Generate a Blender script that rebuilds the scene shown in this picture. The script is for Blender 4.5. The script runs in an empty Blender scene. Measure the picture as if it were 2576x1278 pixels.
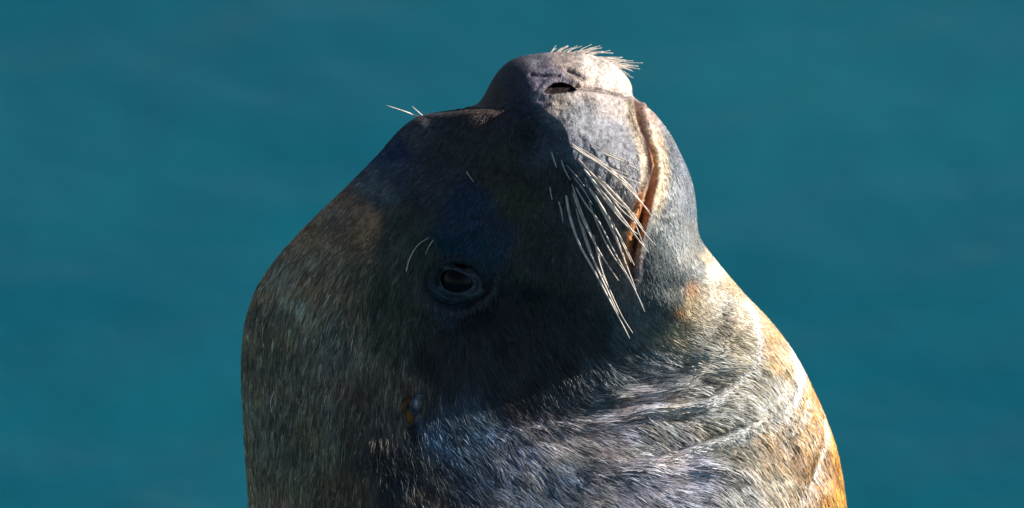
import bpy, math
import numpy as np
from mathutils import Vector, Matrix
from mathutils.bvhtree import BVHTree

rng = np.random.default_rng(11)
scene = bpy.context.scene
COL = scene.collection

# ------------------------------------------------------------------ frame
# The animal is measured in millimetre-like units (1 unit = S metres); the
# head plane leans back by PITCH, the neck rises out of the harbour water.
PITCH = math.radians(20.0)
H = 0.95                      # height of the head above the water, m
DIST = 8.0
S = 0.8 / 2576.0
O = np.array([0.0, 0.0, H])
AX_U = np.array([1.0, 0.0, 0.0])
AX_V = np.array([0.0, math.sin(PITCH), math.cos(PITCH)])
AX_W = np.array([0.0, -math.cos(PITCH), math.sin(PITCH)])
BASIS = np.stack([AX_U, AX_V, AX_W])

def world(p):                 # p (...,3) in (x, y down, w) units -> world metres
    p = np.asarray(p, float)
    q = np.stack([p[..., 0] - 1288.0, 639.0 - p[..., 1], p[..., 2]], -1) * S
    return O + q @ BASIS

# ------------------------------------------------------------------ camera
cam_d = bpy.data.cameras.new('camera')
cam = bpy.data.objects.new('camera', cam_d)
COL.objects.link(cam)
cam.location = Vector(O + AX_W * DIST)
cam.rotation_euler = (math.radians(90) - PITCH, 0, 0)
cam_d.sensor_width = 36.0
cam_d.lens = 36.0 * DIST / 0.8
cam_d.clip_end = 3000.0
cam_d.dof.use_dof = True
cam_d.dof.focus_distance = DIST - 0.09
cam_d.dof.aperture_fstop = 6.3
scene.camera = cam

# ------------------------------------------------------------------ light
SUN_L = np.array([0.84, 0.50, 0.14])          # right, up, towards the viewer
SUN_W = SUN_L @ BASIS
SUN_W /= np.linalg.norm(SUN_W)
elev = math.asin(SUN_W[2])
azim = math.atan2(SUN_W[0], SUN_W[1])
world_d = bpy.data.worlds.new('World')
scene.world = world_d
world_d.use_nodes = True
nt = world_d.node_tree
bg = nt.nodes['Background']
sky = nt.nodes.new('ShaderNodeTexSky')
sky.sky_type = 'NISHITA'
sky.sun_disc = False
sky.sun_elevation = elev
sky.sun_rotation = azim
nt.links.new(sky.outputs[0], bg.inputs[0])
bg.inputs[1].default_value = 0.05
sun_d = bpy.data.lights.new('sun', 'SUN')
sun_d.energy = 5.0
sun_d.angle = math.radians(0.5)
sun_d.color = (1.0, 0.95, 0.87)
sun = bpy.data.objects.new('sun', sun_d)
COL.objects.link(sun)
sun.rotation_euler = Vector(SUN_W).to_track_quat('Z', 'Y').to_euler()
sun.location = (3, 0, 4)

scene.render.engine = 'CYCLES'
scene.view_settings.view_transform = 'Standard'
scene.view_settings.look = 'None'
scene.view_settings.gamma = 1.0
scene.view_settings.use_curve_mapping = False
scene.view_settings.exposure = 0.5

# ------------------------------------------------------------------ materials
def new_mat(name):
    m = bpy.data.materials.new(name)
    m.use_nodes = True
    return m, m.node_tree.nodes, m.node_tree.links, m.node_tree.nodes['Principled BSDF']

def water_mat():
    m, n, l, b = new_mat('harbour_water')
    tc = n.new('ShaderNodeTexCoord')
    n1 = n.new('ShaderNodeTexNoise'); n1.inputs['Scale'].default_value = 0.9; n1.inputs['Detail'].default_value = 3
    l.new(tc.outputs['Object'], n1.inputs['Vector'])
    cr = n.new('ShaderNodeValToRGB')
    cr.color_ramp.elements[0].position = 0.32; cr.color_ramp.elements[0].color = (0.0002, 0.074, 0.116, 1)
    cr.color_ramp.elements[1].position = 0.68; cr.color_ramp.elements[1].color = (0.0045, 0.110, 0.146, 1)
    l.new(n1.outputs['Fac'], cr.inputs[0]); l.new(cr.outputs[0], b.inputs['Base Color'])
    b.inputs['Roughness'].default_value = 0.12
    b.inputs['IOR'].default_value = 1.33
    b.inputs['Specular IOR Level'].default_value = 0.12
    mp = n.new('ShaderNodeMapping'); mp.inputs['Scale'].default_value = (1.0, 1.0, 1.0)
    l.new(tc.outputs['Object'], mp.inputs['Vector'])
    w1 = n.new('ShaderNodeTexNoise'); w1.inputs['Scale'].default_value = 9.0; w1.inputs['Detail'].default_value = 5
    w2 = n.new('ShaderNodeTexNoise'); w2.inputs['Scale'].default_value = 2.2; w2.inputs['Detail'].default_value = 2
    l.new(mp.outputs[0], w1.inputs['Vector']); l.new(mp.outputs[0], w2.inputs['Vector'])
    b1 = n.new('ShaderNodeBump'); b1.inputs['Strength'].default_value = 0.3; b1.inputs['Distance'].default_value = 0.02
    b2 = n.new('ShaderNodeBump'); b2.inputs['Strength'].default_value = 0.38; b2.inputs['Distance'].default_value = 0.06
    l.new(w1.outputs['Fac'], b1.inputs['Height']); l.new(w2.outputs['Fac'], b2.inputs['Height'])
    l.new(b2.outputs[0], b1.inputs['Normal']); l.new(b1.outputs[0], b.inputs['Normal'])
    return m

def skin_mat():
    m, n, l, b = new_mat('wet_skin')
    at = n.new('ShaderNodeAttribute'); at.attribute_name = 'hide'
    tc = n.new('ShaderNodeTexCoord')
    nz = n.new('ShaderNodeTexNoise'); nz.inputs['Scale'].default_value = 560; nz.inputs['Detail'].default_value = 4
    l.new(tc.outputs['Object'], nz.inputs['Vector'])
    mr = n.new('ShaderNodeMapRange')
    mr.inputs['From Min'].default_value = 0.3; mr.inputs['From Max'].default_value = 0.7
    mr.inputs['To Min'].default_value = 0.6; mr.inputs['To Max'].default_value = 1.3
    l.new(nz.outputs['Fac'], mr.inputs[0])
    mx = n.new('ShaderNodeVectorMath'); mx.operation = 'SCALE'
    l.new(at.outputs['Color'], mx.inputs[0]); l.new(mr.outputs[0], mx.inputs['Scale'])
    l.new(mx.outputs[0], b.inputs['Base Color'])
    b.inputs['Roughness'].default_value = 0.55
    b.inputs['Specular IOR Level'].default_value = 0.28
    bp = n.new('ShaderNodeBump'); bp.inputs['Strength'].default_value = 0.85; bp.inputs['Distance'].default_value = 0.0012
    l.new(nz.outputs['Fac'], bp.inputs['Height']); l.new(bp.outputs[0], b.inputs['Normal'])
    return m

def fur_mat():
    m, n, l, b = new_mat('wet_fur')
    at = n.new('ShaderNodeAttribute'); at.attribute_name = 'hide'
    l.new(at.outputs['Color'], b.inputs['Base Color'])
    b.inputs['Roughness'].default_value = 0.40
    b.inputs['Specular IOR Level'].default_value = 0.5
    return m

def simple_mat(name, col, rough=0.5, spec=0.5, noise=0.0, coat=0.0):
    m, n, l, b = new_mat(name)
    b.inputs['Base Color'].default_value = (*col, 1)
    b.inputs['Roughness'].default_value = rough
    b.inputs['Specular IOR Level'].default_value = spec
    b.inputs['Coat Weight'].default_value = coat
    if noise:
        tc = n.new('ShaderNodeTexCoord')
        nz = n.new('ShaderNodeTexNoise'); nz.inputs['Scale'].default_value = 180
        l.new(tc.outputs['Object'], nz.inputs['Vector'])
        cr = n.new('ShaderNodeValToRGB')
        cr.color_ramp.elements[0].position = 0.3; cr.color_ramp.elements[1].position = 0.7
        cr.color_ramp.elements[0].color = (*[c * (1 - noise) for c in col], 1)
        cr.color_ramp.elements[1].color = (*[min(1, c * (1 + noise)) for c in col], 1)
        l.new(nz.outputs['Fac'], cr.inputs[0]); l.new(cr.outputs[0], b.inputs['Base Color'])
    return m

M_WATER, M_SKIN, M_FUR = water_mat(), skin_mat(), fur_mat()
M_WHISK = simple_mat('whisker_horn', (0.84, 0.72, 0.62), 0.35, 0.5, 0.25)
M_EYE = simple_mat('dark_eye', (0.005, 0.002, 0.004), 0.05, 0.20, 0.0, 0.0)
M_LID = simple_mat('eyelid_skin', (0.050, 0.058, 0.068), 0.38, 0.5, 0.4)
M_EAR = simple_mat('ear_skin', (0.10, 0.125, 0.16), 0.6, 0.3, 0.7)
M_EARIN = simple_mat('ear_inner_fur', (0.19, 0.07, 0.014), 0.6, 0.3, 0.8)

# ------------------------------------------------------------------ helpers
def mesh_obj(name, verts, faces, mat, parent=None, smooth=True):
    me = bpy.data.meshes.new(name)
    me.from_pydata([tuple(v) for v in verts], [], faces)
    me.update()
    if smooth:
        me.polygons.foreach_set('use_smooth', [True] * len(me.polygons))
    me.materials.append(mat)
    o = bpy.data.objects.new(name, me)
    COL.objects.link(o)
    if parent: o.parent = parent
    return o

def fast_mesh(name, verts, loops, starts, totals, mat, colors=None, parent=None):
    me = bpy.data.meshes.new(name)
    me.vertices.add(len(verts)); me.vertices.foreach_set('co', verts.astype(np.float32).ravel())
    me.loops.add(len(loops)); me.loops.foreach_set('vertex_index', loops.astype(np.int32))
    me.polygons.add(len(starts)); me.polygons.foreach_set('loop_start', starts.astype(np.int32))
    me.polygons.foreach_set('loop_total', totals.astype(np.int32))
    me.polygons.foreach_set('use_smooth', np.ones(len(starts), bool))
    if colors is not None:
        a = me.attributes.new('hide', 'FLOAT_COLOR', 'POINT')
        c = np.ones((len(verts), 4), np.float32); c[:, :3] = colors
        a.data.foreach_set('color', c.ravel())
    me.update(calc_edges=True); me.validate()
    me.materials.append(mat)
    o = bpy.data.objects.new(name, me)
    COL.objects.link(o)
    if parent: o.parent = parent
    return o

_lat = rng.random((256, 256))
def vnoise(x, y):
    xi = np.floor(x).astype(int); yi = np.floor(y).astype(int)
    fx = x - xi; fy = y - yi
    fx = fx * fx * (3 - 2 * fx); fy = fy * fy * (3 - 2 * fy)
    g = lambda a, b: _lat[a & 255, b & 255]
    return (g(xi, yi) * (1 - fx) + g(xi + 1, yi) * fx) * (1 - fy) + (g(xi, yi + 1) * (1 - fx) + g(xi + 1, yi + 1) * fx) * fy

def sstep(a, b, x):
    t = np.clip((x - a) / (b - a), 0, 1)
    return t * t * (3 - 2 * t)

def pcurve(pts, x):
    """smooth interpolation (monotone cubic) through (x, value) pairs"""
    p = np.array(pts, float); X, Y = p[:, 0], p[:, 1]
    d = np.diff(Y) / np.diff(X)
    m = np.zeros(len(X)); m[0], m[-1] = d[0], d[-1]
    for i in range(1, len(X) - 1):
        m[i] = 0 if d[i - 1] * d[i] <= 0 else 2 * d[i - 1] * d[i] / (d[i - 1] + d[i])
    i = np.clip(np.searchsorted(X, x) - 1, 0, len(X) - 2)
    h = X[i + 1] - X[i]; t = np.clip((x - X[i]) / h, 0, 1)
    return ((1 + 2 * t) * (1 - t) ** 2 * Y[i] + t * (1 - t) ** 2 * h * m[i]
            + t * t * (3 - 2 * t) * Y[i + 1] + t * t * (t - 1) * h * m[i + 1])

def poly_dist(x, y, pts):
    """distance to a polyline, signed side and the 0..1 position along it"""
    best = np.full(x.shape, 1e9); side = np.zeros(x.shape); pos = np.zeros(x.shape)
    P = np.array(pts, float); L = np.r_[0, np.cumsum(np.hypot(*np.diff(P, axis=0).T))]
    for k in range(len(P) - 1):
        a, b = P[k], P[k + 1]; ab = b - a; n2 = ab @ ab
        t = np.clip(((x - a[0]) * ab[0] + (y - a[1]) * ab[1]) / n2, 0, 1)
        dx, dy = x - a[0] - t * ab[0], y - a[1] - t * ab[1]
        d = np.hypot(dx, dy); c = np.sign(ab[0] * dy - ab[1] * dx)
        w = d < best
        best = np.where(w, d, best); side = np.where(w, c, side)
        pos = np.where(w, (L[k] + t * (L[k + 1] - L[k])) / L[-1], pos)
    return best, side, pos

def gauss(x, y, cx, cy, rx, ry, rot=0.0):
    c, s = math.cos(math.radians(rot)), math.sin(math.radians(rot))
    dx, dy = x - cx, y - cy
    a, b = dx * c + dy * s, -dx * s + dy * c
    return np.exp(-(a / rx) ** 2 - (b / ry) ** 2)

# ------------------------------------------------------------------ water
def build_water():
    n = 90
    r = np.r_[0, np.geomspace(0.6, 1500, 60)]
    th = np.linspace(0, 2 * math.pi, n, endpoint=False)
    v = [(0, 0, 0)]; f = []
    for k in range(1, len(r)):
        for t in th: v.append((r[k] * math.cos(t), r[k] * math.sin(t), 0))
    for j in range(n): f.append((0, 1 + j, 1 + (j + 1) % n))
    for k in range(len(r) - 2):
        a, b = 1 + k * n, 1 + (k + 1) * n
        for j in range(n):
            j2 = (j + 1) % n; f.append((a + j, b + j, b + j2, a + j2))
    o = mesh_obj('water', v, f, M_WATER)
    o['kind'] = 'structure'; o['label'] = 'calm teal harbour water out of focus behind the sea lion'
    return o
build_water()

# ------------------------------------------------------------------ body form
LEFT = [(132, 1392), (136, 1350), (142, 1315), (150, 1290), (165, 1268), (182, 1252), (210, 1234), (245, 1215), (262, 1200),
        (274, 1165), (283, 1110), (292, 1062), (310, 1028), (335, 1000), (390, 952), (440, 903), (490, 853), (540, 800),
        (590, 750), (645, 702), (690, 668), (740, 641), (800, 621), (860, 611), (920, 608), (1000, 610), (1100, 615),
        (1200, 621), (1290, 625), (1600, 600), (2200, 480), (3200, 300), (4600, 150)]
RIGHT = [(132, 1402), (134, 1450), (138, 1480), (150, 1520), (165, 1546), (182, 1565), (200, 1580), (220, 1589), (240, 1591), (255, 1606),
         (280, 1640), (310, 1666), (350, 1691), (390, 1711), (430, 1729), (480, 1744), (530, 1750), (570, 1752), (600, 1760),
         (630, 1780), (680, 1820), (740, 1872), (800, 1930), (860, 1978), (910, 2010), (980, 2045), (1060, 2080), (1130, 2104),
         (1200, 2119), (1290, 2131), (1600, 2170), (2200, 2300), (3200, 2450), (4600, 2550)]
XR0 = [(132, 1430), (200, 1350), (260, 1345), (330, 1365), (390, 1425), (450, 1490), (550, 1580), (650, 1615), (760, 1600), (850, 1540), (950, 1430), (1100, 1350), (1300, 1330), (2200, 1300), (4600, 1350)]
WC = [(132, 60), (300, 50), (500, 30), (700, 0), (900, -30), (1300, -60), (2200, -80), (4600, -100)]
WF = [(132, 0), (140, 55), (155, 95), (180, 130), (215, 160), (260, 195), (330, 240), (420, 295), (520, 345), (620, 372), (720, 380), (800, 372),
      (880, 358), (960, 362), (1060, 392), (1180, 455), (1300, 520), (1700, 640), (2200, 720), (3200, 820), (4600, 900)]
PEXP = [(132, 2.0), (200, 1.45), (270, 1.45), (350, 1.45), (550, 1.45), (750, 1.5), (900, 1.75), (1100, 2.0), (4600, 2.1)]

MOUTH = [(1594, 238), (1598, 262), (1606, 300), (1621, 340), (1633, 385), (1638, 430), (1633, 475), (1621, 520), (1607, 570), (1596, 620), (1590, 665), (1592, 690)]
FOLDS = [([(1858, 742), (1880, 770), (1898, 802), (1906, 858), (1899, 903), (1867, 946), (1822, 992), (1771, 1020), (1700, 1030), (1620, 1030), (1540, 1062)], 17, 12),
         ([(1968, 838), (1989, 868), (2004, 913), (2008, 964), (1990, 1006), (1954, 1042), (1900, 1075), (1820, 1110), (1700, 1150), (1560, 1190)], 17, 13),
         ([(2062, 1030), (2076, 1076), (2066, 1127), (2046, 1183), (2016, 1223), (1990, 1265)], 9, 6),
         ([(2030, 985), (2026, 1020), (2008, 1058), (1960, 1100), (1900, 1130)], 8, 8),
         ([(1820, 700), (1842, 760), (1838, 830), (1800, 880), (1740, 905)], 7, 12),
         ([(1780, 905), (1720, 960), (1640, 985), (1540, 1000), (1480, 1030)], 12, 15),
         ([(1900, 1190), (1800, 1180), (1680, 1180), (1540, 1200), (1400, 1230)], 10, 17),
         ([(1650, 1030), (1500, 1062), (1340, 1075), (1180, 1115)], 10, 15)]
JAW = [(1762, 560), (1764, 629), (1761, 695), (1737, 735), (1702, 797), (1662, 832), (1600, 850)]
NOSTRIL = [(1366, 233), (1376, 220), (1392, 209), (1412, 207), (1432, 213), (1452, 224), (1440, 232), (1410, 235), (1380, 237)]
NOSE_CREASE = [(1450, 226), (1490, 228), (1530, 236), (1566, 243)]
EYE = (1146, 705)

def in_poly(x, y, poly):
    ins = np.zeros(x.shape, bool); P = poly; j = len(P) - 1
    for i in range(len(P)):
        (xi, yi), (xj, yj) = P[i], P[j]
        c = ((yi > y) != (yj > y)) & (x < (xj - xi) * (y - yi) / (yj - yi + 1e-9) + xi)
        ins ^= c; j = i
    return ins

PAD = [(1352, 232), (1336, 280), (1362, 308), (1402, 345), (1428, 400), (1462, 470), (1520, 540), (1572, 600), (1600, 560), (1630, 440), (1600, 290), (1600, 180), (1500, 160)]
def relief(x, y):
    """how far the flesh stands proud of the smooth form at a place of the side view"""
    d = np.zeros(x.shape)
    d += 16 * gauss(x, y, 1452, 370, 95, 120, 20)          # whisker pad
    di, _, _ = poly_dist(x, y, PAD + [PAD[0]])
    d += (34 + .30 * np.clip(1460 - x, 0, 150)) * sstep(-10, 10, np.where(in_poly(x, y, PAD), di, -di)) * (1 - sstep(1480, 1570, x) * sstep(420, 300, y)) * sstep(225, 262, y)
    d -= 26 * gauss(x, y, 1335, 300, 40, 50)               # dip between nose and pad
    d -= 16 * gauss(x, y, 1300, 430, 60, 160, -10)
    d += 18 * gauss(x, y, 1130, 560, 110, 90, 20)          # brow
    d -= 30 * gauss(x, y, EYE[0] + 5, EYE[1] + 5, 95, 75)        # socket
    d -= 20 * gauss(x, y, 1290, 770, 120, 60, 20)          # below the eye
    d += 8 * gauss(x, y, 1180, 870, 170, 70, 0)           # cheek
    d -= 10 * gauss(x, y, 1230, 1000, 150, 60, 8)
    d += 28 * gauss(x, y, 1640, 750, 95, 110)               # jaw corner
    d += 14 * gauss(x, y, 1700, 470, 45, 130)              # chin
    d -= 22 * gauss(x, y, 1400, 560, 60, 200, -14)         # hollow behind the pad
    d += 14 * gauss(x, y, 930, 640, 90, 190, 38)
    # lids and the two folds round them
    rr = np.hypot((x - EYE[0]) / 1.25, (y - EYE[1]))
    wl = vnoise(x / 40, y / 40 + 3) * 9
    d += 6 * np.exp(-((rr - 52) / 7) ** 2)
    d -= 7 * np.exp(-((rr - 62 - wl) / 6) ** 2) * sstep(-30, 50, y - EYE[1] + .3 * (x - EYE[0]))
    d += 6 * np.exp(-((rr - 76 - wl) / 9) ** 2) * sstep(-30, 60, y - EYE[1])
    d -= 30 * (1 - sstep(30, 46, rr))
    pk = sstep(1.15, .6, np.hypot((x - 1480) / 140, (y - 320) / 140))
    d += pk * ((vnoise(x / 8.5, y / 8.5 + 50) - .5) * 4.5 + (vnoise(x / 21 + 11, y / 17) - .5) * 5)
    # mouth
    dm, sd, pm = poly_dist(x, y, MOUTH)
    fade = sstep(0.0, 0.03, pm) * (1 - 0.6 * sstep(0.85, 1.0, pm))
    d -= 34 * np.exp(-(dm / 6.5) ** 2) * fade
    d += 13 * np.exp(-((dm - 15) / 8) ** 2) * fade + (vnoise(x / 12, y / 9) - .5) * 6 * np.exp(-(dm / 25) ** 2)
    # nose
    ins = in_poly(x, y, NOSTRIL)
    dn, _, _ = poly_dist(x, y, NOSTRIL + [NOSTRIL[0]])
    d += np.where(~ins, 5 * np.exp(-((dn - 8) / 7) ** 2), 0)
    dc, _, _ = poly_dist(x, y, NOSE_CREASE); d -= 14 * np.exp(-(dc / 5.5) ** 2)
    for pl, a in (([(1335, 187), (1365, 190), (1404, 195)], 7), ([(1428, 178), (1445, 188), (1464, 202)], 7), ([(1350, 165), (1400, 168), (1440, 180)], 4)):
        dc, _, _ = poly_dist(x, y, pl); d -= a * np.exp(-(dc / 5) ** 2)
    d += 6 * gauss(x, y, 1400, 258, 60, 14)
    # throat folds
    for k_, (pl, a, w) in enumerate(FOLDS):
        df, sf, pf = poly_dist(x, y, pl)
        fd = sstep(0, 0.12, pf) * (1 - sstep(0.75, 1.0, pf))
        if k_ < 4:      # the skin steps down outwards, then evens out
            h_ = 1 - sstep(.35, .6, pf) if k_ < 2 else 1.0
            d += h_ * fd * .85 * a * sf * np.tanh(df / 6) * np.exp(-df / 34)
            fd = fd * (1 - h_)
        a = a * (1.55 if k_ != 7 else 1.0)
        d += a * np.exp(-(df / w) ** 2) * fd
        d -= 0.4 * a * np.exp(-((df - 1.7 * w) / w) ** 2) * fd
    # loose, uneven flesh
    d += (vnoise(x / 90 + 3, y / 70) - 0.5) * 16 + (vnoise(x / 34, y / 30 + 9) - 0.5) * 6
    furry = sstep(760, 900, y) + sstep(1100, 950, x)
    d += (vnoise((x + y * 0.8) / 13, (x - y) / 55 + 5) - 0.5) * 3.5 * np.clip(furry, 0, 1)
    return d

# ------------------------------------------------------------------ coat colour, with shade on face, nose and neck painted in
CCOL = [(700, 900, .100, .100, .085), (800, 690, .17, .135, .105), (700, 780, .12, .105, .085), (880, 560, .15, .12, .10),
        (1000, 430, .070, .085, .11), (1060, 330, .09, .09, .10), (1150, 350, .060, .060, .052), (1150, 600, .040, .050, .085), (1000, 620, .055, .065, .06),
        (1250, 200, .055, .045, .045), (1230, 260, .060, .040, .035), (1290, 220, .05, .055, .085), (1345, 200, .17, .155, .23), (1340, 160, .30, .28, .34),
        (1420, 165, .55, .44, .38), (1400, 190, .33, .29, .37), (1500, 160, .62, .55, .50), (1540, 200, .72, .60, .52), (1480, 205, .66, .54, .46),
        (1400, 260, .48, .40, .32), (1450, 290, .42, .39, .39), (1550, 270, .68, .55, .48), (1540, 330, .47, .44, .45), (1570, 400, .40, .38, .38),
        (1480, 400, .26, .27, .29), (1400, 360, .10, .11, .12), (1400, 450, .045, .055, .045), (1300, 500, .045, .055, .040), (1340, 650, .040, .050, .045),
        (1500, 550, .08, .09, .09), (1560, 560, .14, .14, .14), (1330, 330, .05, .06, .05),
        (1700, 420, .24, .27, .32), (1735, 500, .25, .28, .33), (1690, 600, .18, .21, .24), (1650, 680, .15, .18, .19), (1745, 600, .40, .34, .28), (1748, 640, .60, .46, .30),
        (1640, 780, .13, .16, .17), (1720, 760, .36, .29, .18), (1690, 820, .34, .27, .18), (1780, 680, .70, .60, .52), (1800, 750, .68, .60, .50), (1850, 850, .56, .52, .42),
        (1900, 790, .66, .52, .36), (1960, 900, .62, .44, .24), (2030, 980, .62, .33, .09), (2075, 1080, .60, .29, .045), (2105, 1200, .58, .28, .05), (2120, 1300, .5, .25, .05),
        (2010, 1190, .36, .24, .12), (2020, 1100, .52, .32, .12), (1960, 990, .72, .62, .50), (1900, 960, .58, .54, .44), (1780, 900, .48, .46, .40),
        (1750, 1000, .45, .42, .38), (1650, 920, .30, .32, .34), (1600, 1100, .34, .36, .40), (1850, 1100, .42, .41, .36), (1940, 1200, .40, .36, .28), (1850, 1230, .34, .35, .36),
        (1700, 1250, .40, .38, .43), (1500, 1250, .36, .37, .41), (1400, 1180, .30, .34, .40), (1500, 1000, .16, .18, .19),
        (1300, 980, .07, .08, .085), (1300, 850, .05, .055, .06), (1150, 1080, .10, .16, .22), (1180, 1180, .16, .20, .25), (1000, 980, .085, .085, .075), (1000, 800, .05, .055, .04),
        (750, 1150, .10, .105, .08), (900, 1250, .14, .115, .080), (650, 1250, .16, .12, .085), (1050, 1250, .17, .15, .13), (1140, 700, .03, .035, .04),
        (1380, 1700, .22, .19, .15), (800, 1700, .13, .11, .08), (2000, 1700, .42, .25, .1), (1380, 3000, .15, .12, .09)]
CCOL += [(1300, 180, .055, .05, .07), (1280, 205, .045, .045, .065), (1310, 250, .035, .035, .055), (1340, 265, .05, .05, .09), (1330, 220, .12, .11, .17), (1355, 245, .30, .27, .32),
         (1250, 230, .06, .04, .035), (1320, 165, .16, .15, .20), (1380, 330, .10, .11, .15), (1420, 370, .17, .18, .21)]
CCOL = np.array(CCOL)
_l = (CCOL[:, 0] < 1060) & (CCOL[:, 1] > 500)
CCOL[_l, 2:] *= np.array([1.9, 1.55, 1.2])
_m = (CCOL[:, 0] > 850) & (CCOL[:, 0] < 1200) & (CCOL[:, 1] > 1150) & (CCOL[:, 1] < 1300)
CCOL[_m, 2:] *= np.array([.45, .5, .55])  # lower left neck darkened: shade past the sunlit part, painted in
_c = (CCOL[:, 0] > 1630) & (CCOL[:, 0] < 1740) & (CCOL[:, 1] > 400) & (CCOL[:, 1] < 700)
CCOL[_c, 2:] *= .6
def setc(x, y, *c):
    q = np.hypot(CCOL[:, 0] - x, CCOL[:, 1] - y) < 8
    if q.any(): CCOL[q, 2:] = c
    else: globals()['CCOL'] = np.vstack([CCOL, [x, y, *c]])
for a_ in ((1300, 850, .018, .022, .026), (1300, 980, .026, .03, .034), (1400, 900, .018, .022, .026), (1500, 850, .024, .03, .034), (1500, 930, .05, .06, .07), (1200, 860, .022, .026, .028), (1400, 800, .014, .018, .022),  # near-black cheek and upper neck: head shade painted into the coat
           (1300, 180, .035, .033, .045), (1280, 205, .03, .03, .045), (1290, 220, .028, .03, .045), (1320, 165, .08, .075, .10), (1330, 220, .06, .055, .09), (1310, 195, .04, .04, .06),  # dark left of the nose tip: its shaded side painted in
           (1450, 290, .33, .31, .31), (1540, 330, .36, .34, .35), (1550, 270, .55, .45, .39), (1480, 400, .20, .21, .23), (1400, 310, .30, .28, .29), (1345, 200, .14, .13, .19),
           (850, 600, .36, .24, .14), (905, 565, .38, .22, .12), (790, 640, .28, .20, .12), (755, 735, .34, .27, .19), (870, 857, .19, .16, .12), (966, 467, .13, .14, .14), (820, 700, .24, .17, .11), (900, 690, .16, .12, .08), (1780, 680, .62, .53, .44), (1800, 750, .62, .55, .45), (1840, 720, .56, .42, .26), (1900, 790, .60, .42, .24), (1860, 800, .62, .54, .44), (1950, 850, .58, .36, .18), (1850, 850, .52, .47, .36), (1600, 420, .22, .22, .24),
           (1400, 1180, .25, .285, .335), (1500, 1250, .27, .28, .33), (1300, 1250, .24, .26, .30), (1640, 1180, .50, .47, .53), (1720, 1160, .50, .47, .53), (1780, 1100, .34, .32, .26), (1650, 1080, .34, .33, .30),
           (1300, 1130, .33, .35, .42), (1380, 1090, .38, .37, .42), (1600, 1040, .50, .46, .50), (1530, 1070, .46, .42, .46), (2030, 1150, .34, .21, .09), (1990, 1120, .34, .23, .11), (1960, 1160, .40, .30, .18)):
    setc(*a_)
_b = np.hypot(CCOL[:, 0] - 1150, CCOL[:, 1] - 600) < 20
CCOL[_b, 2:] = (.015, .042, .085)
_t = (CCOL[:, 0] > 1560) & (CCOL[:, 1] > 640) & (CCOL[:, 2] > .33) & (CCOL[:, 4] > .15)
CCOL[_t, 2:] = np.clip(CCOL[_t, 2:] * 1.3, 0, .9)
_x, _y = CCOL[:, 0], CCOL[:, 1]
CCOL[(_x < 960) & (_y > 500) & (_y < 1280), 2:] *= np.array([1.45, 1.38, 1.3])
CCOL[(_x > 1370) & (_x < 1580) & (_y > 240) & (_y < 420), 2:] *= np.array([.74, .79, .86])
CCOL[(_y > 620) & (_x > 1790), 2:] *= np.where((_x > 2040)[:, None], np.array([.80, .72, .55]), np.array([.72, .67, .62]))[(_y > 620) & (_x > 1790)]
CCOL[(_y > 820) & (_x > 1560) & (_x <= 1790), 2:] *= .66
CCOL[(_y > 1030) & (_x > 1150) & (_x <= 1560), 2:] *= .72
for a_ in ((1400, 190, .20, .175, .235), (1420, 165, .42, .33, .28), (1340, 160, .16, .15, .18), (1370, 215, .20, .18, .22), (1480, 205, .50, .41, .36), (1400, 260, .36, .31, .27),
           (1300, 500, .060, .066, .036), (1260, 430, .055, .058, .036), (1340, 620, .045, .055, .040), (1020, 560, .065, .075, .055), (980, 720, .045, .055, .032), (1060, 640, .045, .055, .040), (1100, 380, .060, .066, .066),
           (1000, 380, .035, .055, .10), (1060, 470, .06, .065, .07), (1200, 520, .018, .045, .09), (1240, 600, .015, .045, .085), (1060, 790, .05, .058, .034), (1250, 780, .006, .008, .011), (1330, 760, .006, .008, .011), (1200, 820, .008, .010, .012), (1100, 870, .02, .022, .02)):  # face tones, black below the eye: form shading painted in
    setc(*a_)
for a_ in ((1500, 930, .10, .12, .13), (1560, 860, .10, .12, .13), (1420, 980, .06, .07, .08), (1120, 758, .035, .055, .085), (1000, 1200, .045, .05, .05), (960, 1260, .05, .045, .04),  # lower left neck points near black again, as painted shade
           (1740, 690, .10, .12, .12), (1765, 660, .40, .33, .24), (1850, 720, .44, .34, .22), (1820, 760, .58, .53, .45), (1780, 850, .48, .44, .36), (1760, 790, .46, .38, .27), (1900, 980, .50, .47, .39), (1940, 960, .56, .50, .42)):
    setc(*a_)
def interp(x, y, pts, soft=24.0):
    sh = x.shape; x = x.ravel(); y = y.ravel()
    num = np.zeros((len(x), pts.shape[1] - 2)); den = np.zeros(len(x))
    for p in pts:
        w = 1.0 / ((x - p[0]) ** 2 + (y - p[1]) ** 2 + soft ** 2) ** 2.8
        num += w[:, None] * p[2:]; den += w
    return (num / den[:, None]).reshape(sh + (pts.shape[1] - 2,))

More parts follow.
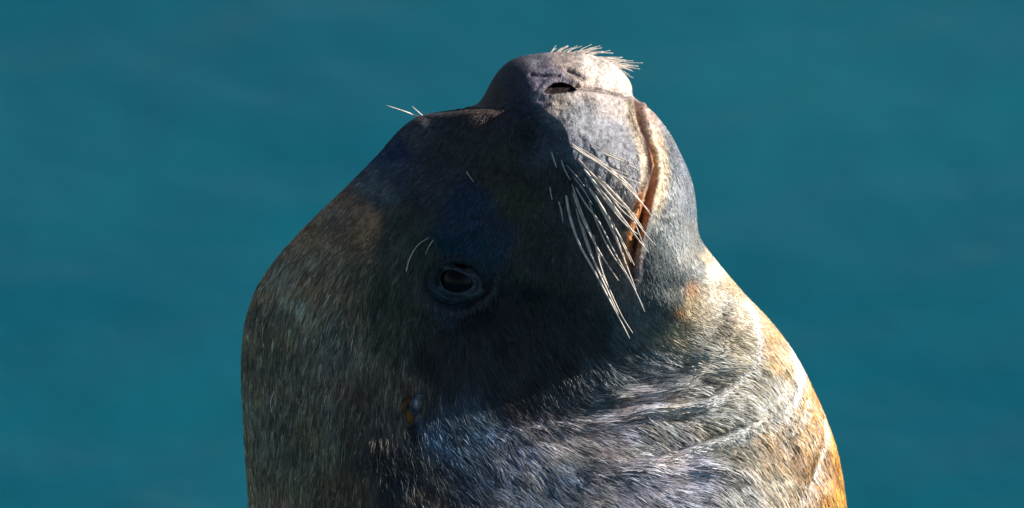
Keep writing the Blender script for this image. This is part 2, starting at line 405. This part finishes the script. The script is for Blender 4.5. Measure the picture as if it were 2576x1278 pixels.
def coat(x, y, skin):
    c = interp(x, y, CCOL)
    # lips
    dm, sd, pm = poly_dist(x, y, MOUTH)
    up = (sd > 0)      # which side of the mouth line
    def put(c, k, col):
        k = k[..., None]; return c * (1 - k) + np.array(col) * k
    right = x > np.interp(y, [p[1] for p in MOUTH], [p[0] for p in MOUTH])
    inside = sstep(0.0, 0.05, pm)
    k_up = np.where(~right, np.exp(-((dm - 14) / 13) ** 2), 0) * inside * (1 - sstep(.92, 1, pm))
    k_lo = np.where(right, np.exp(-((dm - 27) / 17) ** 4), 0) * inside * (1 - sstep(.50, .78, pm))
    low = sstep(0.45, 0.62, pm)[..., None]
    c = c * (1 - k_up[..., None]) + (np.array([.70, .56, .40]) * (1 - low) + np.array([.66, .27, .08]) * low) * k_up[..., None]
    lc = np.array([.56, .36, .31]) * (1 - sstep(.15, .32, pm))[..., None] + np.array([.66, .54, .38]) * sstep(.15, .32, pm)[..., None]
    c = c * (1 - k_lo[..., None]) + lc * (.7 + .6 * vnoise(x / 9, y / 6))[..., None] * k_lo[..., None]
    k_or = np.where(right, np.exp(-((dm - 9) / 8) ** 2), 0) * sstep(.22, .34, pm) * (1 - sstep(.9, 1, pm))
    c = put(c, k_or * 0.85, (.62, .27, .08))
    c = put(c, np.exp(-(dm / 6.5) ** 2) * inside, (.085, .018, .012))
    c = put(c, 0.7 * gauss(x, y, 1606, 665, 14, 40), (.50, .30, .25))
    # the dark chin ends at a ragged line, the throat behind it is pale
    dj, sj, pj = poly_dist(x, y, JAW)
    wob = (vnoise(x / 14, y / 14) - .5) * 22
    jx = np.interp(y, [p[1] for p in JAW], [p[0] for p in JAW])
    kj = sstep(9, -9, x - jx + wob) * sstep(1600, 1655, x + (y < 700) * 40) * sstep(470, 600, y) * (1 - sstep(835, 865, y)) * (1 - np.exp(-(dm / 30) ** 2) * (pm < .97))
    c = put(c, .8 * kj, (.10, .125, .135))
    c = put(c, .75 * gauss(x, y, 1738, 722, 16, 22) + .75 * gauss(x, y, 1706, 786, 18, 16), (.50, .24, .09))
    re_ = np.hypot((x - EYE[0]) / 1.25, (y - EYE[1]))
    c = put(c, .75 * np.exp(-((re_ - 76 - vnoise(x / 40, y / 40 + 3) * 9) / 6) ** 2) * sstep(-40, 30, y - EYE[1]), (.085, .10, .095))
    c = put(c, .8 * np.exp(-((re_ - 62) / 5) ** 2), (.008, .009, .012))
    # sunlit highlights of the fold crests, painted as near-white colour
    for k, (pl, a, w) in enumerate(FOLDS[:4]):
        df, sf, pf = poly_dist(x, y, pl)
        fd = sstep(0, 0.08, pf) * (1 - sstep(*((.35, 1.0), (.38, .98), (.8, 1.), (.5, .9))[k], pf))
        c = put(c, np.exp(-(df / (w * (.85, .95, .8, .7)[k])) ** 2) * fd * (.97, 1.0, .8, .6)[k], (.93, .88, .82))
    # dark dots in rows where the whiskers root
    ang = math.radians(32)
    a = (x * math.cos(ang) + y * math.sin(ang)); b = (-x * math.sin(ang) + y * math.cos(ang))
    row = np.floor(b / 19); ph = (a + row * 9 + 7 * vnoise(row, row * .7)) % 21 - 10.5; pr = b % 19 - 9.5
    dots = np.exp(-(ph / 4) ** 2 - (pr / 3.2) ** 2) * sstep(1.0, .3, np.hypot((x - 1480) / 120, (y - 345) / 115))
    if skin: c = put(c, dots * 0.5, (.07, .06, .07))
    ins = in_poly(x, y, NOSTRIL); c = np.where(ins[..., None], np.array([.020, .010, .008]), c)  # nostril hollow painted near black, deepening its shade
    for pl, wd in ((NOSE_CREASE, 4), ([(1335, 187), (1365, 190), (1404, 195)], 4), ([(1428, 178), (1445, 188), (1464, 202)], 4)):
        dc, _, _ = poly_dist(x, y, pl); c = put(c, .75 * np.exp(-(dc / wd) ** 2), (.09, .06, .06))
    mot = (.78 + .5 * vnoise(x / 38 + 9, y / 52)) * (.75 + .5 * vnoise(x / 15, y / 24 + 30))
    wf_ = sstep(900, 1100, y) * .75 + .25 + .75 * sstep(1150, 1000, x)
    warm = (vnoise(x / 60 + 70, y / 60) - .5)[..., None] * np.array([.25, .03, -.25])
    c = c * (1 + (mot[..., None] * (1 + warm) - 1) * np.clip(wf_, 0, 1)[..., None])
    c = put(c, .92 * gauss(x, y, 1040, 1078, 17, 20) + .9 * gauss(x, y, 1070, 1030, 9, 24), (.006, .006, .008))  # painted shadow below and right of the ear
    if skin:
        sp = vnoise(x / 5.5, y / 5.5) * .6 + vnoise(x / 11 + 40, y / 9) * .4
        c = c * (0.45 + 1.15 * sp)[..., None]
    return np.clip(c, 0.004, 0.93)

# ------------------------------------------------------------------ build body
ys = np.r_[132 + (np.linspace(0, 1, 26) ** 2) * 38, np.arange(172.5, 900, 2.6), np.arange(900, 1340, 3.6), np.linspace(1345, 4600, 70)]
ys = np.unique(ys); NR = len(ys)
NF, NB = 400, 150
th_f = np.linspace(0, 1, NF, endpoint=False); th_b = np.linspace(0, 1, NB, endpoint=False)
xl = pcurve(LEFT, ys); xr = pcurve(RIGHT, ys); x0 = pcurve(XR0, ys); wc = pcurve(WC, ys); wf = pcurve(WF, ys); pe = pcurve(PEXP, ys)
x0 = np.clip(x0, xl + 3, xr - 3)

def slice_half(tt, sgn, i):
    """tt 0..1 left -> right over the near (sgn=+1) or far (-1) half"""
    a = math.pi * (1 - tt)                 # pi .. 0
    cx = np.cos(a); sx = np.sin(a)
    p = pe[i] if sgn > 0 else min(2.0, pe[i] + .15)
    tl = np.sign(cx) * np.abs(cx)
    w = np.where(cx < 0, np.abs(1 - np.abs(cx) ** p) ** (1 / 1.75), np.abs(sx) ** 0.95)
    x = np.where(cx < 0, x0[i] + tl * (x0[i] - xl[i]), x0[i] + tl * (xr[i] - x0[i]))
    return x, wc[i] + sgn * w * wf[i] * (1.0 if sgn > 0 else 0.9)

G = np.zeros((NR, NF + NB, 3))
for i in range(NR):
    x, w = slice_half(th_f, 1, i); G[i, :NF, 0] = x; G[i, :NF, 2] = w
    x, w = slice_half(1 - (1 - th_b)[::-1] if False else 1 - th_b, -1, i); G[i, NF:, 0] = x; G[i, NF:, 2] = w
    G[i, :, 1] = ys[i]

def grid_normals(G):
    du = np.roll(G, -1, 1) - np.roll(G, 1, 1)
    dv = np.gradient(G, axis=0)
    n = np.cross(du, dv)
    n[..., 1] *= 1
    # in (x, ydown, w): outward = cross sign chosen so the near side has +w
    ln = np.linalg.norm(n, axis=-1, keepdims=True) + 1e-9
    n = n / ln
    if n[NR // 2, NF // 2, 2] < 0: n = -n
    return n

def soften(G, it=2):
    for _ in range(it):
        G = 0.5 * G + 0.25 * (np.roll(G, 1, 1) + np.roll(G, -1, 1))
    return G
N1 = grid_normals(G)
k = DIST / S
def img(G):
    f = k / (k - G[..., 2])
    return 1288 + (G[..., 0] - 1288) * f, 639 + (G[..., 1] - 639) * f
ix, iy = img(G)
rel = relief(ix, iy)
# silhouettes keep the outline: relief counts fully only where the flesh faces sideways
face = sstep(0.02, 0.35, np.abs(N1[..., 2]))
rel = rel * face
edge = sstep(132, 150, ys)[:, None]
G2 = G + N1 * (rel * edge)[..., None]
ix, iy = img(G2)
_in = in_poly(ix, iy, NOSTRIL); _d, _, _ = poly_dist(ix, iy, NOSTRIL + [NOSTRIL[0]])
_k = np.where(_in, 62 * sstep(0, 6, _d), 0) * np.sign(N1[..., 2])
G2 = G2 + _k[..., None] * np.array([0.05, 0.0, -1.0])
N2 = grid_normals(G2)
ix, iy = img(G2)

root = bpy.data.objects.new('sea_lion', None)
COL.objects.link(root)
base = world(np.array([1380, 3700, 0.0]))
root.location = Vector(base)
root['label'] = 'wet grey brown sea lion raising its whiskered muzzle to the sun'
root['category'] = 'sea lion'
bpy.context.view_layer.update()
def adopt(o):
    o.parent = root
    o.matrix_parent_inverse = Matrix.Translation(-Vector(base))
    return o

V = world(G2).reshape(-1, 3)
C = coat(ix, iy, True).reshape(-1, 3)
NC = NF + NB
r_i, c_i = np.meshgrid(np.arange(NR - 1), np.arange(NC), indexing='ij')
c2 = (c_i + 1) % NC
quads = np.stack([r_i * NC + c_i, (r_i + 1) * NC + c_i, (r_i + 1) * NC + c2, r_i * NC + c2], -1).reshape(-1, 4)
nq = len(quads)
capA = np.arange(NC)
loops = np.r_[quads.ravel(), capA, (NR - 1) * NC + capA[::-1]]
starts = np.r_[np.arange(nq) * 4, nq * 4, nq * 4 + NC]
totals = np.r_[np.full(nq, 4), NC, NC]
body = adopt(fast_mesh('body', V, loops, starts, totals, M_SKIN, C))

# ------------------------------------------------------------------ fur
FLOW = np.array([(1580, 985, .98, -.15), (1680, 960, 1, -.02), (1500, 1030, .95, -.1), (1740, 900, .95, .25), (1650, 1090, .8, .55), (1700, 1175, .97, .15), (1550, 1235, .85, .5), (1600, 1165, .96, .1), (1850, 800, 1, .05), (960, 470, -.8, .55), (1060, 320, -.9, .3), (850, 600, -.62, .8), (740, 720, -.45, .9), (650, 850, -.15, 1), (640, 1050, .0, 1), (700, 1200, .1, 1), (850, 900, -.18, 1),
        (900, 1100, .12, 1), (1000, 1220, .35, .95), (1100, 920, .12, 1), (1200, 1150, .6, .8), (1350, 1050, .6, .8), (1300, 1250, .75, .7), (1500, 950, .55, .85),
        (1500, 1150, .8, .6), (1650, 1000, .85, .5), (1600, 1250, .86, .5), (1620, 800, .3, 1), (1700, 620, .12, 1), (1680, 740, .35, .95), (1690, 830, .75, .6), (1780, 800, .95, .25),
        (1800, 700, .95, .05), (1880, 900, .97, .2), (1800, 960, .9, .35), (1950, 1100, .62, .8), (2050, 1150, .42, .92), (2100, 1250, .25, 1), (1850, 1200, .72, .66),
        (1980, 950, .6, .75), (1500, 300, .35, .9), (1300, 400, -.2, 1), (1150, 400, -.5, .85), (1150, 600, -.35, 1), (1350, 700, .05, 1), (1720, 450, .1, 1), (1000, 750, -.25, 1),
        (1250, 900, .35, .95), (1400, 880, .4, .9), (1250, 250, -.3, .95), (1400, 1800, .3, 1), (1400, 3000, .1, 1)])

_bv = []
def hug_tree():
    if not _bv:
        _bv.append(BVHTree.FromPolygons(G2.reshape(-1, 3).tolist(), quads.tolist()))
    return _bv[0]
def furpatch(n, ymax, near_w, seed):
    r = np.random.default_rng(seed)
    Pq = G2; e1 = np.roll(Pq, -1, 1)[:-1] - Pq[:-1]; e2 = Pq[1:] - Pq[:-1]
    area = np.linalg.norm(np.cross(e1, e2), axis=-1)
    qx, qy = ix[:-1], iy[:-1]
    wgt = area * np.where(N2[:-1, :, 2] > -0.15, near_w, 0.2)
    wgt *= (qy < ymax) * np.where(qy > 1330, 0.12, 1.0)
    rim = sstep(1340, 1230, qx) * sstep(260, 300, qy) + sstep(300, 420, qy)
    wgt *= np.clip(rim, 0, 1)
    pad = sstep(1.1, .75, np.hypot((qx - 1470) / 170, (qy - 300) / 150))
    wgt *= 1 - 1.0 * pad
    p = wgt.ravel() / wgt.sum()
    idx = r.choice(len(p), n, p=p)
    ri, ci = np.divmod(idx, NC)
    a, b = r.random((2, n, 1))
    c2 = (ci + 1) % NC
    pos = (G2[ri, ci] * (1 - a) + G2[ri, c2] * a) * (1 - b) + (G2[ri + 1, ci] * (1 - a) + G2[ri + 1, c2] * a) * b
    nor = N2[ri, ci]
    x, y = img(pos)
    x, y = img(pos)
    fl = interp(x, y, FLOW, 60)
    ang = np.arctan2(fl[:, 1], fl[:, 0]) + (vnoise(x / 70, y / 70) - .5) * .45 + (vnoise(x / 22 + 7, y / 22) - .5) * .22 + r.normal(0, .05, n)
    t = np.stack([np.cos(ang), np.sin(ang), np.zeros(n)], -1)
    t -= nor * (t * nor).sum(-1, keepdims=True)
    t /= np.linalg.norm(t, axis=-1, keepdims=True) + 1e-9
    side = np.cross(nor, t)
    facek = sstep(950, 760, y) * sstep(980, 1120, x)      # short smooth hair on the face
    facek = np.maximum(facek, sstep(700, 600, y))
    K = 5                                                 # hairs of one wet lock
    Lc = (38 + 26 * r.random(n)) * (1 - .66 * facek); Lc = np.where(y > 1400, Lc * 2, Lc)
    for pl_, a_, w_ in FOLDS[:4]:
        df, _, pf = poly_dist(x, y, pl_); Lc = Lc * (1 - .6 * np.exp(-(df / (w_ * 1.6)) ** 2) * (pf < .8))
    lift = (.015 + .05 * r.random(n)) * (1 - .5 * facek) * (.3 + .7 * np.abs(nor[:, 2]))
    shade = np.exp(r.normal(0, .50, n) * (1 - .35 * facek))
    # spread the lock
    bv = hug_tree()
    mc = pos + t * (Lc * .5)[:, None]; tc = pos + t * Lc[:, None]; tn = nor.copy()
    for q in range(n):
        h = bv.find_nearest(mc[q]); mc[q] = h[0]
        d2 = np.array(h[0]) - pos[q]; 
        h2 = bv.find_nearest(pos[q] + d2 * 2.0); tc[q] = h2[0]
        tn[q] = h2[1]
    flip = (tn * nor).sum(-1) < 0; tn[flip] *= -1
    rp = lambda a: np.repeat(a, K, 0)
    os_ = r.normal(0, 4.2, n * K) * (1 - .3 * rp(facek)); oa = r.normal(0, 9, n * K) * (1 - .4 * rp(facek))
    mv, tv, tn = rp(mc - pos), rp(tc - pos), rp(tn)
    pos, nor, t, side, L, lift, shade, facek = rp(pos), rp(nor), rp(t), rp(side), rp(Lc), rp(lift), rp(shade), rp(facek)
    lf = (.8 + .3 * r.random((n * K, 1)))
    mv = mv * lf; tv = tv * lf
    p_root = pos + side * os_[:, None] + t * (oa * (.2 + .8 * np.abs(nor[:, 2])))[:, None]
    x, y = img(p_root)
    dm, _, pm = poly_dist(x, y, MOUTH)
    rr = np.hypot((x - EYE[0]) / 1.2, y - EYE[1])
    ok = (dm > 30) & (rr > 66) & (y > 250)
    ok &= np.hypot((x - 1042) / 30, (y - 1036) / 46) > 1
    pos, nor, t, side, L, lift, shade, facek, os_, p_root, x, y, mv, tv, tn = [q[ok] for q in (pos, nor, t, side, L, lift, shade, facek, os_, p_root, x, y, mv, tv, tn)]
    m = len(x)
    R = (.72 + .95 * r.random(m) ** 2) * (1 - .2 * facek); R = np.where(y > 1400, R * 2, R)
    root_p = p_root - nor * 1.4
    conv = -side * (os_ * .62)[:, None]
    mid = p_root + conv * .45 + mv + nor * (L * lift + 1.0)[:, None]
    tip = p_root + conv + tv + tn * (L * lift * .9 + .4)[:, None] + side * (r.normal(0, .02, m) * L)[:, None]
    Rk = R[:, None]
    vs = np.stack([root_p - side * Rk, root_p + nor * Rk * 1.1, root_p + side * Rk,
                   mid - side * Rk * .8, mid + nor * Rk * .9, mid + side * Rk * .8, tip], 1)
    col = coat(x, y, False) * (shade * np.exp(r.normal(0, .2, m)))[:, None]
    hue = r.normal(0, .05, (m, 1)) * np.array([[1, 0, -1]])
    col = np.clip(col * (1 + hue), .004, .93)
    cs = np.repeat(col[:, None], 7, 1)
    cs[:, 0:3] *= .72
    return world(vs).reshape(-1, 3), cs.reshape(-1, 3), m

def build_fur(name, n, ymax, near_w, seed):
    v, c, m = furpatch(n, ymax, near_w, seed)
    b = (np.arange(m) * 7)[:, None]
    q = np.array([0, 1, 4, 3, 1, 2, 5, 4, 3, 4, 6, 4, 5, 6])
    loops = (b + q).ravel()
    st = (np.arange(m) * 14)[:, None] + np.array([0, 4, 8, 11])
    tot = np.tile([4, 4, 3, 3], m)
    o = adopt(fast_mesh(name, v, loops, st.ravel(), tot, M_FUR, c))
    o['kind'] = 'stuff'
    return o
build_fur('fur', 76000, 4000, 1.0, 5)

# ------------------------------------------------------------------ surface lookup
def surf(x, y, near=True):
    """point and normal of the flesh seen at side-view place (x, y)"""
    h = slice(0, NF) if near else slice(NF, NC)
    d = (ix[:, h] - x) ** 2 + (iy[:, h] - y) ** 2
    i, j = np.unravel_index(np.argmin(d), d.shape)
    j2 = j + (0 if near else NF)
    return G2[i, j2].copy(), N2[i, j2].copy()

def unimg(x, y, w):
    f = (k - w) / k
    return np.array([1288 + (x - 1288) * f, 639 + (y - 639) * f, w])

def tube(name, pts, r0, r1, mat, parent, sides=6, power=1.0):
    P = np.array(pts, float)
    # resample with Catmull-Rom
    if len(P) > 2:
        Q = np.vstack([2 * P[0] - P[1], P, 2 * P[-1] - P[-2]]); out = []
        for i in range(1, len(Q) - 2):
            for t in np.linspace(0, 1, 6, endpoint=False):
                a, b, c, d = Q[i - 1], Q[i], Q[i + 1], Q[i + 2]
                out.append(.5 * ((2 * b) + (-a + c) * t + (2 * a - 5 * b + 4 * c - d) * t * t + (-a + 3 * b - 3 * c + d) * t ** 3))
        out.append(Q[-2]); P = np.array(out)
    n = len(P); vs = []; fs = []
    T = np.gradient(P, axis=0); T /= np.linalg.norm(T, axis=1, keepdims=True) + 1e-9
    ref = np.array([0.1, 0.2, 1.0])
    for i in range(n):
        a = np.cross(T[i], ref); a /= np.linalg.norm(a); b = np.cross(T[i], a)
        r = r0 + (r1 - r0) * (i / (n - 1)) ** power
        for s in range(sides):
            q = 2 * math.pi * s / sides
            vs.append(P[i] + r * (math.cos(q) * a + math.sin(q) * b))
    for i in range(n - 1):
        for s in range(sides):
            s2 = (s + 1) % sides
            fs.append((i * sides + s, i * sides + s2, (i + 1) * sides + s2, (i + 1) * sides + s))
    fs.append(tuple(range(sides))[::-1]); fs.append(tuple((n - 1) * sides + s for s in range(sides)))
    return adopt(mesh_obj(name, world(np.array(vs)), fs, mat))

# ------------------------------------------------------------------ eyes
def build_eye(near):
    p, n = surf(EYE[0], EYE[1] + 6, near)
    # local outward normal of the socket, averaged
    ns = [surf(EYE[0] + dx, EYE[1] + dy, near)[1] for dx, dy in ((-110, 0), (110, 0), (0, -100), (0, 100))]
    n = sum(ns); n /= np.linalg.norm(n)
    rim = [surf(EYE[0] + dx, EYE[1] + dy, near)[0] for dx, dy in ((-62, 0), (62, 0), (0, -50), (0, 50))]
    lvl = np.mean(rim, axis=0)
    c = lvl - n * 34
    R = 50.0
    vs, fs = [], []
    nu, nv = 40, 24
    for i in range(nv + 1):
        for j in range(nu):
            a = math.pi * i / nv; b = 2 * math.pi * j / nu
            vs.append(c + R * np.array([math.sin(a) * math.cos(b), math.sin(a) * math.sin(b), math.cos(a)]))
    for i in range(nv):
        for j in range(nu):
            fs.append((i * nu + j, i * nu + (j + 1) % nu, (i + 1) * nu + (j + 1) % nu, (i + 1) * nu + j))
    e = adopt(mesh_obj('eye', world(np.array(vs)), fs, M_EYE))
    # lid: a lens shaped opening, a thick rolled rim laid on the ball
    t1 = np.array([1.0, .12, 0]); t1 -= n * (t1 @ n); t1 /= np.linalg.norm(t1); t2 = np.cross(n, t1)
    if t2[1] < 0: t2 = -t2
    nu = 48; rings = []
    for sc, off in ((0.86, 1.0), (.93, 5), (1.05, 8), (1.22, 7), (1.42, 1), (1.62, -9)):
        ring = []
        for j in range(nu):
            a = 2 * math.pi * j / nu
            ex = 50 * math.cos(a); ey = 34 * math.sin(a) * (1 - .10 * math.cos(a)) + 4 * math.cos(a)
            q = t1 * ex * sc + t2 * (ey * sc * (1.0 if math.sin(a) > 0 else .85))
            rad2 = min((q @ q), (R * .97) ** 2)
            hgt = math.sqrt(R * R - rad2) if sc < 1.1 else math.sqrt(max(R * R - 48 ** 2 * .8, 60))
            hgt = hgt if sc < 1.1 else min(hgt, 30)
            ring.append(c + q + n * (hgt + off))
        rings.append(ring)
    vs = [v for r in rings for v in r]; fs = []
    for i in range(len(rings) - 1):
        for j in range(nu): fs.append((i * nu + j, i * nu + (j + 1) % nu, (i + 1) * nu + (j + 1) % nu, (i + 1) * nu + j))
    lid = adopt(mesh_obj('eyelid', world(np.array(vs)), fs, M_LID))
    lid.modifiers.new('subdivide', 'SUBSURF').levels = 1
build_eye(True); build_eye(False)

# ------------------------------------------------------------------ ears
def build_ear(near):
    p, n = surf(1040, 1005, near)
    dn = np.array([-.0, 1.0, 0]); dn -= n * (dn @ n); dn /= np.linalg.norm(dn)
    sd = np.cross(dn, n); sd = sd if sd[0] > 0 else -sd
    def scroll(name, mat, wid0, off, a0, a1, l0, l1, bulge, th):
        nl, nw = 20, 15; vs = []; fs = []
        for i in range(nl + 1):
            t = i / nl
            wid = wid0 * (math.sin(math.pi * (0.20 + 0.77 * t)) ** .7)
            cen = p + dn * (l0 + (l1 - l0) * t) + n * (3 + bulge * math.sin(math.pi * (.1 + .8 * t))) + sd * (off * (1 - t) - 2 * t)
            for j in range(nw):
                a = math.radians(a0 + (a1 - a0) * j / (nw - 1))
                k = 1 + .10 * math.sin(5 * t + 3 * a)
                vs.append(cen + sd * wid * k * math.sin(a) * .8 + n * wid * k * (math.cos(a) - .2) * .8)
        for i in range(nl):
            for j in range(nw - 1): fs.append((i * nw + j, i * nw + j + 1, (i + 1) * nw + j + 1, (i + 1) * nw + j))
        e = adopt(mesh_obj(name, world(np.array(vs)), fs, mat))
        m = e.modifiers.new('thick', 'SOLIDIFY'); m.thickness = th
        return e
    e = scroll('ear', M_EAR, 15, 14, -60, 150, -10, 42, 14, 0.0012)
    q = scroll('ear_fold', M_EARIN, 13, -15, -160, 60, -2, 66, 8, 0.0012)
    q.parent = e; q.matrix_parent_inverse = Matrix.Identity(4); q.matrix_parent_inverse = Matrix.Identity(4)
    q['label'] = 'rusty brown inner fold of the ear'
build_ear(True); build_ear(False)

# ------------------------------------------------------------------ whiskers
WH = [
 [(1411, 347), (1460, 384), (1508, 413), (1560, 452), (1604, 490)],
 [(1469, 386), (1508, 412), (1547, 436), (1612, 462)],
 [(1516, 386), (1560, 404), (1608, 428)],
 [(1423, 413), (1446, 438), (1470, 468)],
 [(1469, 425), (1502, 468), (1539, 512), (1590, 580), (1612, 612)],
 [(1446, 467), (1475, 515), (1508, 560), (1545, 632), (1585, 705), (1618, 772)],
 [(1424, 488), (1434, 545), (1457, 613), (1495, 682), (1533, 754), (1568, 820), (1584, 852)],
 [(1448, 520), (1462, 570), (1484, 636), (1523, 706), (1562, 790), (1592, 838)],
 [(1388, 382), (1393, 400), (1400, 421)],
 [(1384, 467), (1385, 484), (1389, 502)],
 [(1527, 425), (1575, 470), (1634, 532)],
 [(1481, 505), (1509, 579), (1540, 640), (1581, 699), (1622, 784)],
 [(1492, 585), (1500, 625), (1512, 672), (1530, 720)],
 [(1500, 500), (1547, 595), (1578, 672), (1600, 730)],
 [(1520, 490), (1560, 545), (1592, 585), (1632, 636)],
 [(1545, 480), (1580, 530), (1625, 590), (1650, 618)],
 [(1560, 450), (1600, 492), (1640, 545)],
 [(1440, 440), (1470, 480), (1490, 515)],
 [(1500, 440), (1540, 482), (1585, 530), (1618, 575)],
 [(1480, 360), (1530, 385), (1590, 410)],
 [(1412, 400), (1420, 425), (1434, 452)],
 [(1536, 540), (1560, 600), (1588, 660)],
 [(1470, 455), (1520, 530), (1562, 600), (1596, 668)], [(1436, 455), (1466, 540), (1496, 610), (1516, 668)], [(1498, 400), (1560, 445), (1622, 505)], [(1456, 372), (1500, 398), (1540, 430), (1570, 466)], [(1512, 455), (1556, 520), (1600, 560)], [(1560, 500), (1596, 560), (1620, 620)],
 [(1405, 505), (1412, 530), (1416, 560)], [(1435, 360), (1480, 392), (1530, 420), (1580, 440)], [(1452, 400), (1500, 450), (1552, 508), (1600, 540)], [(1478, 440), (1520, 500), (1568, 560), (1606, 590)], [(1440, 480), (1470, 560), (1512, 640), (1556, 706)], [(1486, 470), (1526, 540), (1556, 610), (1572, 650)], [(1462, 560), (1492, 650), (1530, 735), (1556, 790)],
]
def whisker(pts, base_r, lift=50.0, near=True, tipr=.5):
    n = len(pts); out = []
    p0, _ = surf(*pts[0], near); sgn = 1 if near else -1
    prev = p0[2]
    for i, (x, y) in enumerate(pts):
        t = i / (n - 1)
        q, nn = surf(x, y, near)
        w = q[2] + sgn * (lift * (t ** .7) if i else -4)
        out.append(unimg(x, y, w))
    return tube('whisker', out, base_r, tipr, M_WHISK, root, power=1.4)
for i, pl in enumerate(WH):
    L = math.hypot(pl[-1][0] - pl[0][0], pl[-1][1] - pl[0][1])
    whisker(pl, (3.3 if L > 150 else 2.5) * (1.0, .72, 1.1, .62)[i % 4], 18 + .17 * L, True, .8)
    if i % 2 == 0: whisker(pl, 2.2, 18 + .17 * L, False, .8)
# the far pad's whiskers curl over the top of the nose
def free_whisker(pts3, r0=2.0, r1=.5):
    return tube('whisker', [unimg(*p) for p in pts3], r0, r1, M_WHISK, root, power=1.3)
wr = np.random.default_rng(4)
for q in range(72):
    u = (q + wr.random()) / 72
    x_ = 1375 + 165 * u; y_ = 146 + 26 * u ** 2.2
    a_ = math.radians(52 - 50 * min(1, u * 1.6) + wr.normal(0, 8)); L_ = (30 + 54 * math.sin(math.pi * min(1, u * .65 + .03)) - 8) * (.6 + .6 * wr.random())
    z_ = 35 - 45 * wr.random(); b_ = a_ + math.radians(16 * wr.random()); e_ = a_ - math.radians(14 * wr.random())
    m_ = (x_ + L_ * .5 * math.cos(b_), y_ - L_ * .5 * math.sin(b_), z_ - 4)
    free_whisker([(x_, y_, z_), m_, (m_[0] + L_ * .55 * math.cos(e_), m_[1] - L_ * .5 * math.sin(e_) + 2, z_ - 10)], 1.1 + 1.5 * wr.random(), .4)
# brow whiskers
free_whisker([(1060, 297, 60), (1020, 281, 90), (972, 265, 110)], 2.2, .6)
free_whisker([(1068, 296, 60), (1050, 280, 80), (1036, 267, 90)], 2.0, .6)
pw = lambda x, y, l: (x, y, surf(x, y)[0][2] + l)
free_whisker([pw(1020, 690, -2), pw(1030, 652, 10), pw(1050, 618, 18), pw(1078, 598, 22)], 2.0, .6)
free_whisker([pw(1092, 600, -2), pw(1078, 622, 8), pw(1070, 640, 12)], 1.4, .5)
free_whisker([pw(1172, 430, -2), pw(1180, 442, 6), pw(1192, 458, 10)], 1.4, .5)

# label the remaining parts
print('tris', sum(len(o.data.loops) for o in COL.objects if o.type == 'MESH'))
